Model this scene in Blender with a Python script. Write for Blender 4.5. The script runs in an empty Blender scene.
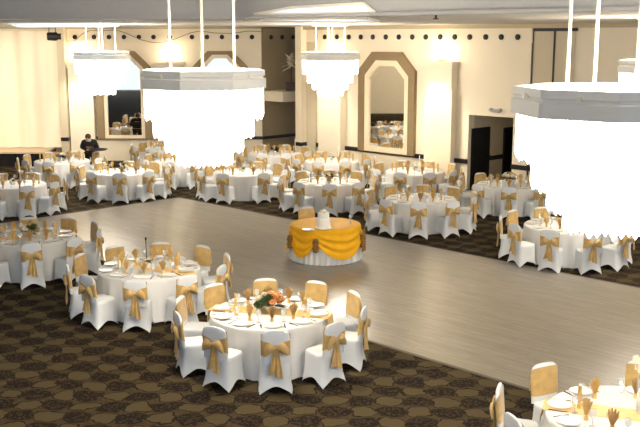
import bpy, bmesh, math, random
from mathutils import Vector, Matrix
random.seed(7)
SC = bpy.context.scene
COL = SC.collection
PI = math.pi
# ------------------------------------------------------------------ camera model
F = 940.0; PITCH = math.radians(10.63); EYE = 4.82
CP, SP = math.cos(PITCH), math.sin(PITCH)
def ray(px, py):
    u = (px - 320) / F; v = (py - 213.5) / F
    return Vector((u, CP - v * SP, -SP - v * CP))
def at(px, py, h=0.0):
    d = ray(px, py); t = (h - EYE) / d.z
    return Vector((d.x * t, d.y * t, h))
cam = bpy.data.cameras.new('camera'); cam.sensor_width = 36; cam.lens = 36 * F / 640
cam.clip_end = 300
co = bpy.data.objects.new('camera', cam); COL.objects.link(co)
co.location = (0, 0, EYE); co.rotation_euler = (PI / 2 - PITCH, 0, 0)
SC.camera = co
R2 = math.sqrt(.5)
E1 = Vector((R2, -R2, 0)); E2 = Vector((R2, R2, 0)); UP = Vector((0, 0, 1))

# ------------------------------------------------------------------ materials
def lin(c):
    return tuple(((x / 255) / 12.92 if x / 255 <= .04045 else ((x / 255 + .055) / 1.055) ** 2.4) for x in c)
def mat(name, rgb, rough=.6, metal=0, sheen=0, var=0, vscale=8, bump=0, bscale=30, emit=0, alpha=1, trans=0, spec=.5):
    m = bpy.data.materials.new(name); m.use_nodes = True
    nt = m.node_tree; b = nt.nodes['Principled BSDF']
    c = lin(rgb)
    b.inputs['Base Color'].default_value = (*c, 1); b.inputs['Roughness'].default_value = rough
    b.inputs['Metallic'].default_value = metal; b.inputs['Specular IOR Level'].default_value = spec
    if sheen: b.inputs['Sheen Weight'].default_value = sheen
    if trans: b.inputs['Transmission Weight'].default_value = trans
    b.inputs['Alpha'].default_value = alpha
    tc = nt.nodes.new('ShaderNodeTexCoord')
    if var:
        n = nt.nodes.new('ShaderNodeTexNoise'); n.inputs['Scale'].default_value = vscale; n.inputs['Detail'].default_value = 4
        nt.links.new(tc.outputs['Object'], n.inputs['Vector'])
        r = nt.nodes.new('ShaderNodeMapRange'); r.inputs[1].default_value = .3; r.inputs[2].default_value = .7
        r.inputs[3].default_value = 1 - var; r.inputs[4].default_value = 1 + var
        nt.links.new(n.outputs['Fac'], r.inputs[0])
        mx = nt.nodes.new('ShaderNodeVectorMath'); mx.operation = 'SCALE'; mx.inputs[0].default_value = c
        nt.links.new(r.outputs[0], mx.inputs['Scale']); nt.links.new(mx.outputs[0], b.inputs['Base Color'])
    if bump:
        n = nt.nodes.new('ShaderNodeTexNoise'); n.inputs['Scale'].default_value = bscale; n.inputs['Detail'].default_value = 3
        nt.links.new(tc.outputs['Object'], n.inputs['Vector'])
        bp = nt.nodes.new('ShaderNodeBump'); bp.inputs['Strength'].default_value = bump; bp.inputs['Distance'].default_value = .02
        nt.links.new(n.outputs['Fac'], bp.inputs['Height']); nt.links.new(bp.outputs[0], b.inputs['Normal'])
    if emit:
        b.inputs['Emission Color'].default_value = (*c, 1); b.inputs['Emission Strength'].default_value = emit
    return m
M = {}
M['spandex'] = mat('white_spandex', (218, 221, 224), .7, sheen=.05, bump=.15, bscale=9)
M['cloth'] = mat('white_linen', (226, 226, 225), .8, bump=.1, bscale=40)
M['gold'] = mat('gold_satin', (196, 162, 100), .42, sheen=.3, var=.16, vscale=9, bump=.3, bscale=16)
M['napkin'] = mat('gold_napkin', (216, 180, 112), .55, sheen=.2, var=.15, vscale=30)
M['runner'] = mat('gold_runner', (226, 190, 125), .45, var=.08, bump=.2)
M['amber'] = mat('amber_satin', (236, 176, 34), .6, var=.06, vscale=7, bump=.25, bscale=14, spec=.12)
M['amber_dark'] = mat('brown_gold_satin', (140, 96, 40), .45, var=.3, vscale=30)
M['wall'] = mat('cream_paint', (238, 225, 200), .8, var=.015, vscale=1.5)
M['painted_shade'] = mat('painted_shade_taupe', (158, 138, 106), .8, var=.03, vscale=2)  # cream wall darkened: the niche's shade is put into the colour
M['frame'] = mat('taupe_frame', (140, 118, 84), .55, var=.06, vscale=3)
M['liner'] = mat('cream_liner', (238, 222, 192), .6)
M['mirror'] = mat('mirror_silver', (235, 232, 225), .02, 1)
M['black'] = mat('black_paint', (18, 14, 16), .5)
M['rail'] = mat('black_rail', (30, 22, 20), .4)
M['skirt'] = mat('black_stage_skirt', (16, 11, 12), .9, var=.3)
M['ceil'] = mat('ceiling_paint', (206, 200, 190), .85, var=.02)
M['fascia'] = mat('fascia_paint', (172, 170, 168), .8, var=.02)
M['edge'] = mat('dark_edge_strip', (104, 94, 78), .6)
M['trim'] = mat('tan_trim', (190, 172, 138), .7)
M['curtain'] = mat('ivory_drape', (250, 233, 208), .85, var=.02, vscale=1.5)
M['stage'] = mat('stage_deck', (214, 190, 158), .6, var=.05)
M['crystal'] = mat('lit_crystal', (255, 249, 238), .3, emit=8.5)
M['rim'] = mat('chandelier_rim', (238, 236, 230), .75)
M['rod'] = mat('white_rod', (238, 232, 216), .4)
M['sheet_glow'] = mat('added_glow', (214, 224, 240), .6, emit=.5)  # emission stands in for bluish light falling on the ceiling
M['lampglow'] = mat('lamp_glow', (255, 232, 190), .5, emit=14)
M['china'] = mat('white_china', (240, 238, 234), .25)
M['steel'] = mat('cutlery_steel', (120, 108, 92), .25, 1)
M['glass'] = mat('clear_glass', (235, 240, 240), .05, alpha=.28)
M['vase'] = mat('vase_glass', (225, 235, 235), .05, alpha=.3)
M['leaf'] = mat('leaf_green', (62, 78, 38), .6, var=.3, vscale=20)
M['darkleaf'] = mat('dark_leaf', (44, 48, 30), .6, var=.3, vscale=20)
M['peach'] = mat('peach_petal', (226, 152, 92), .7, var=.1, vscale=30)
M['ivory'] = mat('ivory_petal', (240, 232, 206), .7, var=.05, vscale=30)
M['yellow'] = mat('yellow_petal', (208, 180, 110), .7, var=.1, vscale=30)
M['rust'] = mat('rust_petal', (140, 92, 50), .7, var=.2, vscale=30)
M['icing'] = mat('white_icing', (244, 240, 230), .5)
M['wax'] = mat('white_wax', (242, 236, 220), .5)
M['wood'] = mat('dark_wood', (60, 40, 28), .5, var=.2)
M['skin'] = mat('skin', (196, 148, 112), .6)
M['hair'] = mat('brown_hair', (70, 48, 30), .8, var=.3, vscale=60)
M['jacket'] = mat('black_jacket', (16, 13, 15), .85)
M['scarf'] = mat('grey_collar', (150, 148, 148), .8)
M['tray'] = mat('dark_tray', (34, 26, 28), .4)
M['partition'] = mat('beige_partition', (206, 192, 164), .8)
M['darkdoor'] = mat('black_door', (10, 8, 11), .6)

def carpet_mat():
    m = bpy.data.materials.new('patterned_carpet'); m.use_nodes = True
    nt = m.node_tree; N = nt.nodes; L = nt.links; b = N['Principled BSDF']
    b.inputs['Roughness'].default_value = .95; b.inputs['Specular IOR Level'].default_value = .1
    def mth(op, a, bb=None, c=None):
        n = N.new('ShaderNodeMath'); n.operation = op
        for i, x in enumerate((a, bb, c)):
            if x is None: continue
            if isinstance(x, (int, float)): n.inputs[i].default_value = x
            else: L.new(x, n.inputs[i])
        return n.outputs[0]
    tc = N.new('ShaderNodeTexCoord'); sep = N.new('ShaderNodeSeparateXYZ'); L.new(tc.outputs['Object'], sep.inputs[0])
    wob = N.new('ShaderNodeTexNoise'); wob.inputs['Scale'].default_value = 4; L.new(tc.outputs['Object'], wob.inputs['Vector'])
    sw = N.new('ShaderNodeSeparateXYZ'); L.new(wob.outputs['Color'], sw.inputs[0])
    X = mth('ADD', mth('DIVIDE', sep.outputs[0], .37), mth('MULTIPLY', mth('SUBTRACT', sw.outputs[0], .5), .8))
    Y = mth('ADD', mth('DIVIDE', mth('ADD', sep.outputs[1], mth('MULTIPLY', sep.outputs[0], .05)), .37), mth('MULTIPLY', mth('SUBTRACT', sw.outputs[1], .5), .8))
    row = mth('FLOOR', Y)
    fy = mth('SUBTRACT', mth('FRACT', Y), .5)
    colx = mth('FLOOR', X); fx = mth('SUBTRACT', mth('FRACT', X), .5)
    par = mth('FLOORED_MODULO', mth('ADD', colx, row), 2.0)
    r = mth('POWER', mth('ADD', mth('POWER', mth('ABSOLUTE', mth('MULTIPLY', fx, 1.98)), 2.6), mth('POWER', mth('ABSOLUTE', mth('MULTIPLY', fy, 2.1)), 2.6)), 1 / 2.6)
    line = mth('LESS_THAN', mth('ABSOLUTE', mth('SUBTRACT', r, .92)), .07)
    inside = mth('LESS_THAN', r, .9)
    mot = N.new('ShaderNodeTexVoronoi'); mot.inputs['Scale'].default_value = 22; L.new(tc.outputs['Object'], mot.inputs['Vector'])
    speck = mth('GREATER_THAN', mot.outputs['Distance'], .42)
    fine = N.new('ShaderNodeTexNoise'); fine.inputs['Scale'].default_value = 60; fine.inputs['Detail'].default_value = 5; L.new(tc.outputs['Object'], fine.inputs['Vector'])
    def mixc(f, a, c):
        n = N.new('ShaderNodeMix'); n.data_type = 'RGBA'
        L.new(f, n.inputs[0])
        for i, x in ((6, a), (7, c)):
            if isinstance(x, tuple): n.inputs[i].default_value = (*lin(x), 1)
            else: L.new(x, n.inputs[i])
        return n.outputs[2]
    dark = mixc(speck, (60, 50, 38), (34, 27, 22))
    cell = mixc(par, (80, 69, 47), dark)
    ground = mixc(par, (72, 61, 42), (64, 54, 37))
    col = mixc(inside, ground, cell)
    col = mixc(line, col, (36, 29, 22))
    sc = N.new('ShaderNodeVectorMath'); sc.operation = 'SCALE'; L.new(col, sc.inputs[0])
    L.new(mth('ADD', mth('MULTIPLY', fine.outputs['Fac'], .9), .55), sc.inputs['Scale'])
    L.new(sc.outputs[0], b.inputs['Base Color'])
    bp = N.new('ShaderNodeBump'); bp.inputs['Strength'].default_value = .3; bp.inputs['Distance'].default_value = .01
    L.new(fine.outputs['Fac'], bp.inputs['Height']); L.new(bp.outputs[0], b.inputs['Normal'])
    return m
M['carpet'] = carpet_mat()
def floor_mat():
    m = bpy.data.materials.new('grey_plank_dance_floor'); m.use_nodes = True
    nt = m.node_tree; N = nt.nodes; L = nt.links; b = N['Principled BSDF']
    tc = N.new('ShaderNodeTexCoord')
    mp = N.new('ShaderNodeMapping'); mp.inputs['Rotation'].default_value = (0, 0, PI / 4); L.new(tc.outputs['Object'], mp.inputs[0])
    br = N.new('ShaderNodeTexBrick'); br.inputs['Scale'].default_value = 1; br.inputs['Brick Width'].default_value = 1.5
    br.inputs['Row Height'].default_value = .16; br.inputs['Mortar Size'].default_value = .004; br.offset = .37
    br.inputs['Color1'].default_value = (*lin((146, 139, 126)), 1); br.inputs['Color2'].default_value = (*lin((134, 127, 114)), 1)
    br.inputs['Mortar'].default_value = (*lin((106, 99, 87)), 1); br.inputs['Mortar Smooth'].default_value = .5
    L.new(mp.outputs[0], br.inputs['Vector'])
    m2 = N.new('ShaderNodeMapping'); m2.inputs['Scale'].default_value = (1.2, 9, 1); L.new(mp.outputs[0], m2.inputs[0])
    n = N.new('ShaderNodeTexNoise'); n.inputs['Scale'].default_value = 1.6; n.inputs['Detail'].default_value = 6; L.new(m2.outputs[0], n.inputs['Vector'])
    r = N.new('ShaderNodeMapRange'); r.inputs[1].default_value = .3; r.inputs[2].default_value = .7; r.inputs[3].default_value = .82; r.inputs[4].default_value = 1.16
    L.new(n.outputs['Fac'], r.inputs[0])
    s = N.new('ShaderNodeVectorMath'); s.operation = 'SCALE'; L.new(br.outputs['Color'], s.inputs[0]); L.new(r.outputs[0], s.inputs['Scale'])
    L.new(s.outputs[0], b.inputs['Base Color'])
    b.inputs['Roughness'].default_value = .3; b.inputs['Specular IOR Level'].default_value = .75
    bp = N.new('ShaderNodeBump'); bp.inputs['Strength'].default_value = .12; bp.inputs['Distance'].default_value = .01
    L.new(n.outputs['Fac'], bp.inputs['Height']); L.new(bp.outputs[0], b.inputs['Normal'])
    return m
M['dance'] = floor_mat()

# ------------------------------------------------------------------ mesh helpers
class MB:
    def __init__(s): s.v = []; s.f = []
    def add(s, vs, fs):
        o = len(s.v); s.v += [tuple(x) for x in vs]; s.f += [tuple(i + o for i in f) for f in fs]; return s
    def box(s, c, d, ax=None):
        ax = ax or (Vector((1, 0, 0)), Vector((0, 1, 0)), UP); c = Vector(c)
        vs = [c + ax[0] * (d[0] / 2 * i) + ax[1] * (d[1] / 2 * j) + ax[2] * (d[2] / 2 * k) for i in (-1, 1) for j in (-1, 1) for k in (-1, 1)]
        return s.add(vs, [(0, 1, 3, 2), (4, 6, 7, 5), (0, 4, 5, 1), (2, 3, 7, 6), (0, 2, 6, 4), (1, 5, 7, 3)])
    def loft(s, loops, cap0=True, cap1=True, closed=True):
        n = len(loops[0]); vs = [p for l in loops for p in l]; fs = []
        for i in range(len(loops) - 1):
            for j in range(n if closed else n - 1):
                k = (j + 1) % n
                fs.append((i * n + j, i * n + k, (i + 1) * n + k, (i + 1) * n + j))
        if cap0: fs.append(tuple(range(n - 1, -1, -1)))
        if cap1: fs.append(tuple((len(loops) - 1) * n + j for j in range(n)))
        return s.add(vs, fs)
    def lathe(s, prof, n=16, c=(0, 0, 0), cap0=True, cap1=True):
        c = Vector(c)
        return s.loft([[c + Vector((r * math.cos(2 * PI * j / n), r * math.sin(2 * PI * j / n), z)) for j in range(n)] for r, z in prof], cap0, cap1)
    def tube(s, pts, r, n=8):
        pts = [Vector(p) for p in pts]; loops = []
        for i, p in enumerate(pts):
            t = (pts[min(i + 1, len(pts) - 1)] - pts[max(i - 1, 0)]).normalized()
            a = t.cross(UP if abs(t.z) < .9 else Vector((1, 0, 0))).normalized(); b = t.cross(a)
            rr = r[i] if isinstance(r, (list, tuple)) else r
            loops.append([p + a * (rr * math.cos(2 * PI * j / n)) + b * (rr * math.sin(2 * PI * j / n)) for j in range(n)])
        return s.loft(loops)
    def ball(s, c, r, n=10, m=6, fn=None):
        c = Vector(c); r = r if isinstance(r, (tuple, list)) else (r, r, r); loops = []
        for i in range(m + 1):
            ph = -PI / 2 + PI * (i + .02) / (m + .04)
            loops.append([c + Vector((r[0] * math.cos(ph) * math.cos(2 * PI * j / n), r[1] * math.cos(ph) * math.sin(2 * PI * j / n), r[2] * math.sin(ph))) for j in range(n)])
        return s.loft(loops)
    def prism(s, poly, d):
        return s.loft([[Vector(p) for p in poly], [Vector(p) + Vector(d) for p in poly]])
    def build(s, name, m, parent=None, smooth=True, angle=40):
        me = bpy.data.meshes.new(name); me.from_pydata(s.v, [], s.f)
        bm = bmesh.new(); bm.from_mesh(me); bmesh.ops.recalc_face_normals(bm, faces=bm.faces); bm.to_mesh(me); bm.free()
        me.materials.append(M[m] if isinstance(m, str) else m)
        if smooth:
            me.shade_smooth(); me.set_sharp_from_angle(angle=math.radians(angle))
        o = bpy.data.objects.new(name, me); COL.objects.link(o)
        if parent: o.parent = parent
        return o
def tag(o, label, cat, group=None):
    assert 4 <= len(label.split()) <= 16, label
    o['label'] = label; o['category'] = cat
    if group: o['group'] = group
    return o
def empty(name, loc=(0, 0, 0), rz=0):
    o = bpy.data.objects.new(name, None); COL.objects.link(o); o.location = loc; o.rotation_euler = (0, 0, rz); o.empty_display_size = .1
    return o
def struct(o): o['kind'] = 'structure'; return o
KIDS = {}
def copy_tree(o, parent=None):
    c = o.copy(); COL.objects.link(c)
    if parent: c.parent = parent
    for ch in KIDS.setdefault(o.name, list(o.children)): copy_tree(ch, c)
    return c
_used = {}
def inst(kind, maker, loc, rz=0):
    """first call builds the thing, later ones copy it with its parts"""
    if kind not in _used:
        o = maker(); _used[kind] = o
    else: o = copy_tree(_used[kind])
    o.location = loc; o.rotation_euler = (0, 0, rz)
    return o
def sell(a, b, n, z=0, e=2.6, c=(0, 0)):
    out = []
    for j in range(n):
        t = 2 * PI * j / n; x, y = math.cos(t), math.sin(t)
        k = (abs(x) ** e + abs(y) ** e) ** (-1 / e)
        out.append(Vector((c[0] + a * x * k, c[1] + b * y * k, z)))
    return out

# ------------------------------------------------------------------ room
W0 = Vector((-7.62, 37.04, 0))                       # frontal wall
RW = Vector((.87, 33.70, 0))                         # point of the slanting wall's foot
def on_right(px, py, off=0.0):                       # ray meets slanting wall (offset towards the room)
    d = ray(px, py); n = Vector((R2, R2, 0)); P0 = RW - E2 * off
    t = (P0 - Vector((0, 0, EYE))).dot(n) / d.dot(n)
    return Vector((0, 0, EYE)) + d * t
def on_front(px, py, off=0.0):
    d = ray(px, py); t = (W0.y - off) / d.y
    return Vector((0, 0, EYE)) + d * t
CEIL = 5.2
struct(MB().box((2, 17, -.1), (70, 62, .2)).build('floor', 'carpet', smooth=False))
# dance floor: rectangle turned 45 degrees
def coord(p): return p.dot(E1), p.dot(E2)
far2 = (coord(at(480, 257.5))[1] + coord(at(365, 234))[1]) / 2
near2 = (coord(at(367.5, 340))[1] + coord(at(525, 390))[1]) / 2
left1 = (coord(at(50, 216))[0] + coord(at(160, 201))[0]) / 2
right1 = left1 + 32
dc = E1 * ((left1 + right1) / 2) + E2 * ((far2 + near2) / 2)
df = MB().box(dc + UP * .006, (right1 - left1, far2 - near2, .012), (E1, E2, UP)).build('dance_floor', 'dance', smooth=False); struct(df)
tr = MB()
for a, b in (((left1, far2), (right1, far2)), ((left1, near2), (right1, near2)), ((left1, near2), (left1, far2))):
    p = E1 * a[0] + E2 * a[1]; q = E1 * b[0] + E2 * b[1]
    d = (q - p); tr.box((p + q) / 2 + UP * .008, (d.length, .05, .016), (d.normalized(), UP.cross(d.normalized()), UP))
struct(tr.build('trim_1', 'edge', smooth=False))

# frontal wall with a niche at its right end
XL = -26.0
XN = on_front(262, 100).x
def wallbox(name, p, q, z0, z1, th, m='wall', back=None):
    """upright slab from p to q, its room face on the line p-q"""
    p = Vector((p.x, p.y, 0)); q = Vector((q.x, q.y, 0)); d = (q - p).normalized(); nrm = UP.cross(d)
    b = MB().box((p + q) / 2 + nrm * (th / 2) + UP * ((z0 + z1) / 2), ((q - p).length, th, z1 - z0), (d, nrm, UP))
    return struct(b.build(name, m, smooth=False))
wallbox('wall_left', Vector((XL, W0.y, 0)), Vector((XN, W0.y, 0)), 0, 5.6, .25)
# recess: back wall runs along E2 from the end of the frontal wall
c1 = coord(Vector((XN, W0.y, 0)))
nb = Vector((XN, W0.y, 0)) - E2 * .0
cR = coord(RW)[1]                                    # E2 coordinate of slanting wall
s_p0 = coord(on_right(303, 120))[0]                  # where the slanting wall starts
niche_end = E1 * c1[0] + E2 * (cR + 2.0)
wallbox('wall_niche', nb, nb + E2 * 4.5, 0, 5.6, .25, 'painted_shade')
pR = lambda s, off=0: E1 * s + E2 * (cR - off)
# slanting wall: pieces round the doorway
sd0 = coord(on_right(468.5, 130))[0]; sd1 = coord(on_right(513, 130))[0]; s_end = s_p0 + 24
zd = on_right(480, 115.5).z
wallbox('wall_right', pR(s_p0), pR(sd0), 0, 5.6, .3)
wallbox('wall_right.001', pR(sd1), pR(s_end), 0, 5.6, .3)
wallbox('wall_right.002', pR(sd0), pR(sd1), zd, 5.6, .3)
# stub closing the niche behind the slanting wall's end
wallbox('wall_return', pR(s_p0) + E2 * 3.0, pR(s_p0) + E2 * .3, 0, 5.6, .2, 'painted_shade')
# doorway corridor running back from the slanting wall, dark doors in its side wall
dd = 9.0
wallbox('wall_corridor', pR(sd0, -.3), pR(sd0, -dd), 0, zd + .5, .15, 'partition')
wallbox('wall_corridor.001', pR(sd1, -dd), pR(sd1, -.3), 0, zd + .5, .15, 'partition')
wallbox('wall_corridor.002', pR(sd0 - .2, -dd), pR(sd1 + .2, -dd), 0, zd + .5, .15, 'partition')
struct(MB().box(pR((sd0 + sd1) / 2, -dd / 2 - .15) + UP * (zd + .35), (sd1 - sd0 + .3, dd - .3, .1), (E1, E2, UP)).build('ceiling_corridor', 'partition', smooth=False))
def on_side(px, py):
    d = ray(px, py); P0 = pR(sd0); t = (P0 - Vector((0, 0, EYE))).dot(E1) / d.dot(E1); return Vector((0, 0, EYE)) + d * t
for i, (x0, x1, yt) in enumerate(((471.5, 489, 127.5), (503.5, 516, 127))):
    a = coord(on_side(x0, yt))[1]; bq = coord(on_side(x1, yt))[1]; zt = on_side((x0 + x1) / 2, yt).z
    wd = bq - a; sm = E1 * (sd0 + .03) + E2 * ((a + bq) / 2)
    d = struct(MB().box(sm + UP * (zt / 2), (.06, wd, zt), (E1, E2, UP)).build('door_%d' % (i + 1), 'darkdoor', smooth=False))
    MB().box(sm + E1 * .06 + E2 * (wd * .4) + UP * 1.02, (.05, .14, .04), (E1, E2, UP)).build('door_handle', 'steel', d, smooth=False)
    rail_y = (a, bq) if i == 0 else (rail_y[1], a)
# folding partition leaves high beside the doorway
for i, (x0, x1) in enumerate(((533, 554), (554.6, 575))):
    s0 = coord(on_right(x0, 60))[0]; s1 = coord(on_right(x1, 60))[0]; zt = on_right((x0 + x1) / 2, 31).z
    o = struct(MB().box(pR((s0 + s1) / 2, .02) + UP * (zt / 2), (s1 - s0 - .03, .04, zt), (E1, E2, UP)).build('wall_partition' + ('.001' if i else ''), 'partition', smooth=False))
    struct(MB().box(pR(s0, .03) + UP * (zt / 2), (.06, .05, zt), (E1, E2, UP)).build('trim_%d' % (30 + i), 'rail', smooth=False))
s0 = coord(on_right(533, 60))[0]; s1 = coord(on_right(575, 60))[0]
struct(MB().box(pR((s0 + s1) / 2, .03) + UP * (zt + .04), (s1 - s0 + .1, .06, .09), (E1, E2, UP)).build('trim_32', 'rail', smooth=False))
# left side wall, seen in the mirrors
struct(MB().box((XL - .1, 20, 2.8), (.2, 36, 5.6)).build('wall_side', 'wall', smooth=False))
# fascia bands with bolts, dado rails
RZ = .91
zb0, zb1 = EYE - .17, EYE + .33
struct(MB().box(((XL + XN) / 2, W0.y - .05, (zb0 + zb1) / 2), (XN - XL, .1, zb1 - zb0)).build('trim_2', 'wall', smooth=False))
struct(MB().box(pR((s_p0 + s0) / 2, .05) + UP * ((zb0 + zb1) / 2), (s0 - s_p0, .1, zb1 - zb0), (E1, E2, UP)).build('trim_3', 'wall', smooth=False))
struct(MB().box(nb + E2 * 1.6 + E1 * .05 + UP * ((zb0 + zb1) / 2), (.1, 3.2, zb1 - zb0), (E1, E2, UP)).build('trim_4', 'painted_shade', smooth=False))
def mk_bolt():
    return MB().lathe([(.09, 0), (.09, .03), (.06, .05)], 10).build('spotlight_eye', 'black')
def bolt(loc, nrm, label):
    o = inst('bolt', mk_bolt, loc)
    o.rotation_euler = nrm.to_track_quat('Z', 'Y').to_euler()
    tag(o, label, 'ceiling spotlight', 'black round eyes along the wall fascia')
for x in (75, 94, 109, 124, 139, 153.5, 170, 192, 222 - 15, 222, 237, 252):
    bolt(on_front(x, 37, .1), Vector((0, -1, 0)), 'small black round light eye on the cream band above the stage-side wall')
for x in (325, 337, 349, 361, 373, 386, 399, 412.5, 426, 440.5, 455, 470, 486, 501.5, 518):
    bolt(on_right(x, 37, .1), -E2, 'small black round light eye on the band above the tall mirror wall')
for k, x in enumerate((271, 282, 293)):
    d = ray(x, 37.2); n = E1; P0 = nb + E1 * .1
    t = (P0 - Vector((0, 0, EYE))).dot(n) / d.dot(n)
    bolt(Vector((0, 0, EYE)) + d * t, E1, 'small black round light eye on the band above the balcony niche')
rails = []
struct(MB().box(((on_front(63, 137).x + XN) / 2, W0.y - .03, RZ), (XN - on_front(63, 137).x, .06, .12)).build('trim_5', 'rail', smooth=False))
struct(MB().box(nb + E2 * 2.2 + E1 * .03 + UP * RZ, (.06, 4.4, .12), (E1, E2, UP)).build('trim_6', 'rail', smooth=False))
struct(MB().box(pR((s_p0 + sd0) / 2, .03) + UP * RZ, (sd0 - s_p0, .06, .14), (E1, E2, UP)).build('trim_7', 'rail', smooth=False))
struct(MB().box(pR((s_end + sd1) / 2, .03) + UP * RZ, (s_end - sd1, .06, .14), (E1, E2, UP)).build('trim_8', 'rail', smooth=False))
struct(MB().box(E1 * (sd0 + .02) + E2 * (sum(rail_y) / 2) + UP * RZ, (.04, rail_y[1] - rail_y[0], .14), (E1, E2, UP)).build('trim_9', 'rail', smooth=False))
# niche balcony slab and upper floor
za, zc_ = 2.75, 2.37
nc = nb + E2 * 2.0 - E1 * .0
d = ray(283, 90.5); 
slab_d = 1.2
struct(MB().box(nb + E2 * 2.15 + E1 * (slab_d / 2) + UP * ((za + zc_) / 2), (slab_d, 4.3, za - zc_), (E1, E2, UP)).build('balcony', 'wall', smooth=False))
# corner pier where the slanting wall starts
struct(MB().box(pR(s_p0 + .13, .16) + UP * 2.7, (.32, .40, 5.4), (E1, E2, UP)).build('pillar_corner', 'wall', smooth=False))
struct(MB().box(pR(s_p0 + .13, .17) + UP * RZ, (.34, .42, .14), (E1, E2, UP)).build('trim_10', 'rail', smooth=False))
for x0, x1, mm_, nm in ((304.5, 307, 'painted_shade', 'trim_15'), (308, 317, 'partition', 'pillar_side')):  # tan face and dark strip put the pier's shaded side into colour
    a_, b_ = coord(on_right(x0, 100))[0], coord(on_right(x1, 100))[0]
    struct(MB().box(pR((a_ + b_) / 2, .04) + UP * 2.35, (b_ - a_, .1, 4.7), (E1, E2, UP)).build(nm, mm_, smooth=False))
# pilasters
def pilaster(name, centre, ax, w, h, glow=True):
    p = MB().box(centre + UP * (h / 2), (w, .3, h), ax)
    p.box(centre + UP * (h + .06), (w + .14, .44, .12), ax).box(centre + UP * (h - .06), (w + .06, .36, .1), ax)
    return struct(p.build(name, 'wall', smooth=False))
AXR = (E1, E2, UP); AXF = (Vector((1, 0, 0)), Vector((0, 1, 0)), UP)
pil = []
for x, hw in ((443.5, 13), (335, 11)):
    s = coord(on_right(x, 100))[0]; h = on_right(x, 65).z; w = coord(on_right(x + hw, 100))[0] - coord(on_right(x - hw, 100))[0]
    pilaster('pillar_wall', pR(s, .15), AXR, w, h); pil.append((pR(s, .15), E2, h, w))
for x in (83, 172):
    p = on_front(x, 100); h = on_front(x, 65).z
    pilaster('pillar_wall', Vector((p.x, W0.y - .15, 0)), AXF, .95, h); pil.append((Vector((p.x, W0.y - .15, 0)), Vector((0, 1, 0)), h, .95))
a_, b_ = coord(on_right(431, 120, .32))[0], coord(on_right(452, 120, .32))[0]; zt = on_right(441, 91, .32).z
struct(MB().box(pR((a_ + b_) / 2, .33) + UP * (zt / 2), (b_ - a_, .07, zt), (E1, E2, UP)).box(pR((a_ + b_) / 2, .33) + UP * (zt + .02), (b_ - a_ + .05, .1, .04), (E1, E2, UP)).build('wall_panel', 'liner', smooth=False))
# column beside the stage curtain
p = on_front(66.5, 100)
struct(MB().box((p.x, W0.y - .25, 2.6), (.28, .5, 5.2)).build('pillar_stage', 'partition', smooth=False))
struct(MB().box((p.x, W0.y - .27, RZ), (.30, .52, .14)).build('trim_11', 'rail', smooth=False))
# wall lamps: a shallow glowing bowl on each pilaster head and one lantern box below it
LIGHTS = []
def light(name, kind, loc, energy, color, size=.2, rot=None, **kw):
    l = bpy.data.lights.new(name, kind); l.energy = energy; l.color = color
    if kind == 'POINT': l.shadow_soft_size = size
    if kind == 'AREA':
        l.shape = kw.get('shape', 'DISK'); l.size = size
        if 'size_y' in kw: l.size_y = kw['size_y']
    if kind == 'SPOT': l.shadow_soft_size = size; l.spot_size = kw.get('spot', 1.5); l.spot_blend = .8
    o = bpy.data.objects.new(name, l); COL.objects.link(o); o.location = loc
    if rot is not None: o.rotation_euler = rot
    return o
WARM = (1, .86, .64)
for i, (c, nrm, h, w) in enumerate(pil):
    r = empty('wall_uplight', c - nrm * .04 + UP * (h + .121))
    tag(r, ['shallow glowing uplight on the pillar head by the doorway', 'shallow glowing uplight on the pillar head left of the tall mirror',
            'shallow glowing uplight on the pillar head beside the stage curtain', 'shallow glowing uplight on the pillar head between the two stage-side mirrors'][i], 'uplight', 'pillar uplights')
    MB().lathe([(.05, 0), (.16, .07), (.165, .08), (.14, .075), (.05, .02)], 14).build('bowl', 'rod', r)
    MB().lathe([(.02, .03), (.12, .07), (.1, .085), (.02, .09)], 14).build('bulb', 'lampglow', r)
    light('uplight_lamp', 'POINT', c - nrm * .12 + UP * (h + .42), 20, WARM, .15)
    light('pillar_wash', 'SPOT', c - nrm * 1.6 + UP * (h + .1), 170, (1, .93, .8), .2, rot=((nrm * 1.3 - UP * 1.6)).to_track_quat('-Z', 'Y').to_euler(), spot=1.1)

# ceiling: perimeter soffit with a raised coffer over the camera side, octagon edge
A0 = Vector((-26, 17.9, 0)); A1 = Vector((-1.6, 17.9, 0)); A2 = A1 + E1 * 16
cz = CEIL
vs = [A0, A1, A2, Vector((30, A2.y, 0)), Vector((30, 46, 0)), Vector((-26, 46, 0))]
cb = MB().prism([(v.x, v.y, cz) for v in vs], (0, 0, .15)); struct(cb.build('ceiling', 'ceil', smooth=False))
fb = MB()
for p, q in ((A0, A1), (A1, A2)):
    d = (q - p).normalized(); nr = UP.cross(d)
    fb.box((p + q) / 2 + nr * .03 + UP * (cz + .35), ((q - p).length, .12, .8), (d, nr, UP))
struct(fb.build('ceiling_fascia', 'fascia', smooth=False))
tb = MB()
for p, q in ((A0, A1), (A1, A2)):
    d = (q - p).normalized(); nr = UP.cross(d)
    tb.box((p + q) / 2 - nr * .03 + UP * (cz - .02), ((q - p).length, .12, .05), (d, nr, UP))
struct(tb.build('trim_12', 'fascia', smooth=False))
struct(MB().box((2, 14, 5.85), (56, 36, .1)).build('ceiling_coffer', 'ceil', smooth=False))
struct(MB().box(((XL + XN) / 2, W0.y - .12, CEIL - .03), (XN - XL, .24, .08)).build('trim_13', 'trim', smooth=False))
struct(MB().box(pR((s_p0 + s_end) / 2, .14) + UP * (CEIL - .05), (s_end - s_p0, .28, .14), (E1, E2, UP)).build('trim_14', 'trim', smooth=False))
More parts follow.
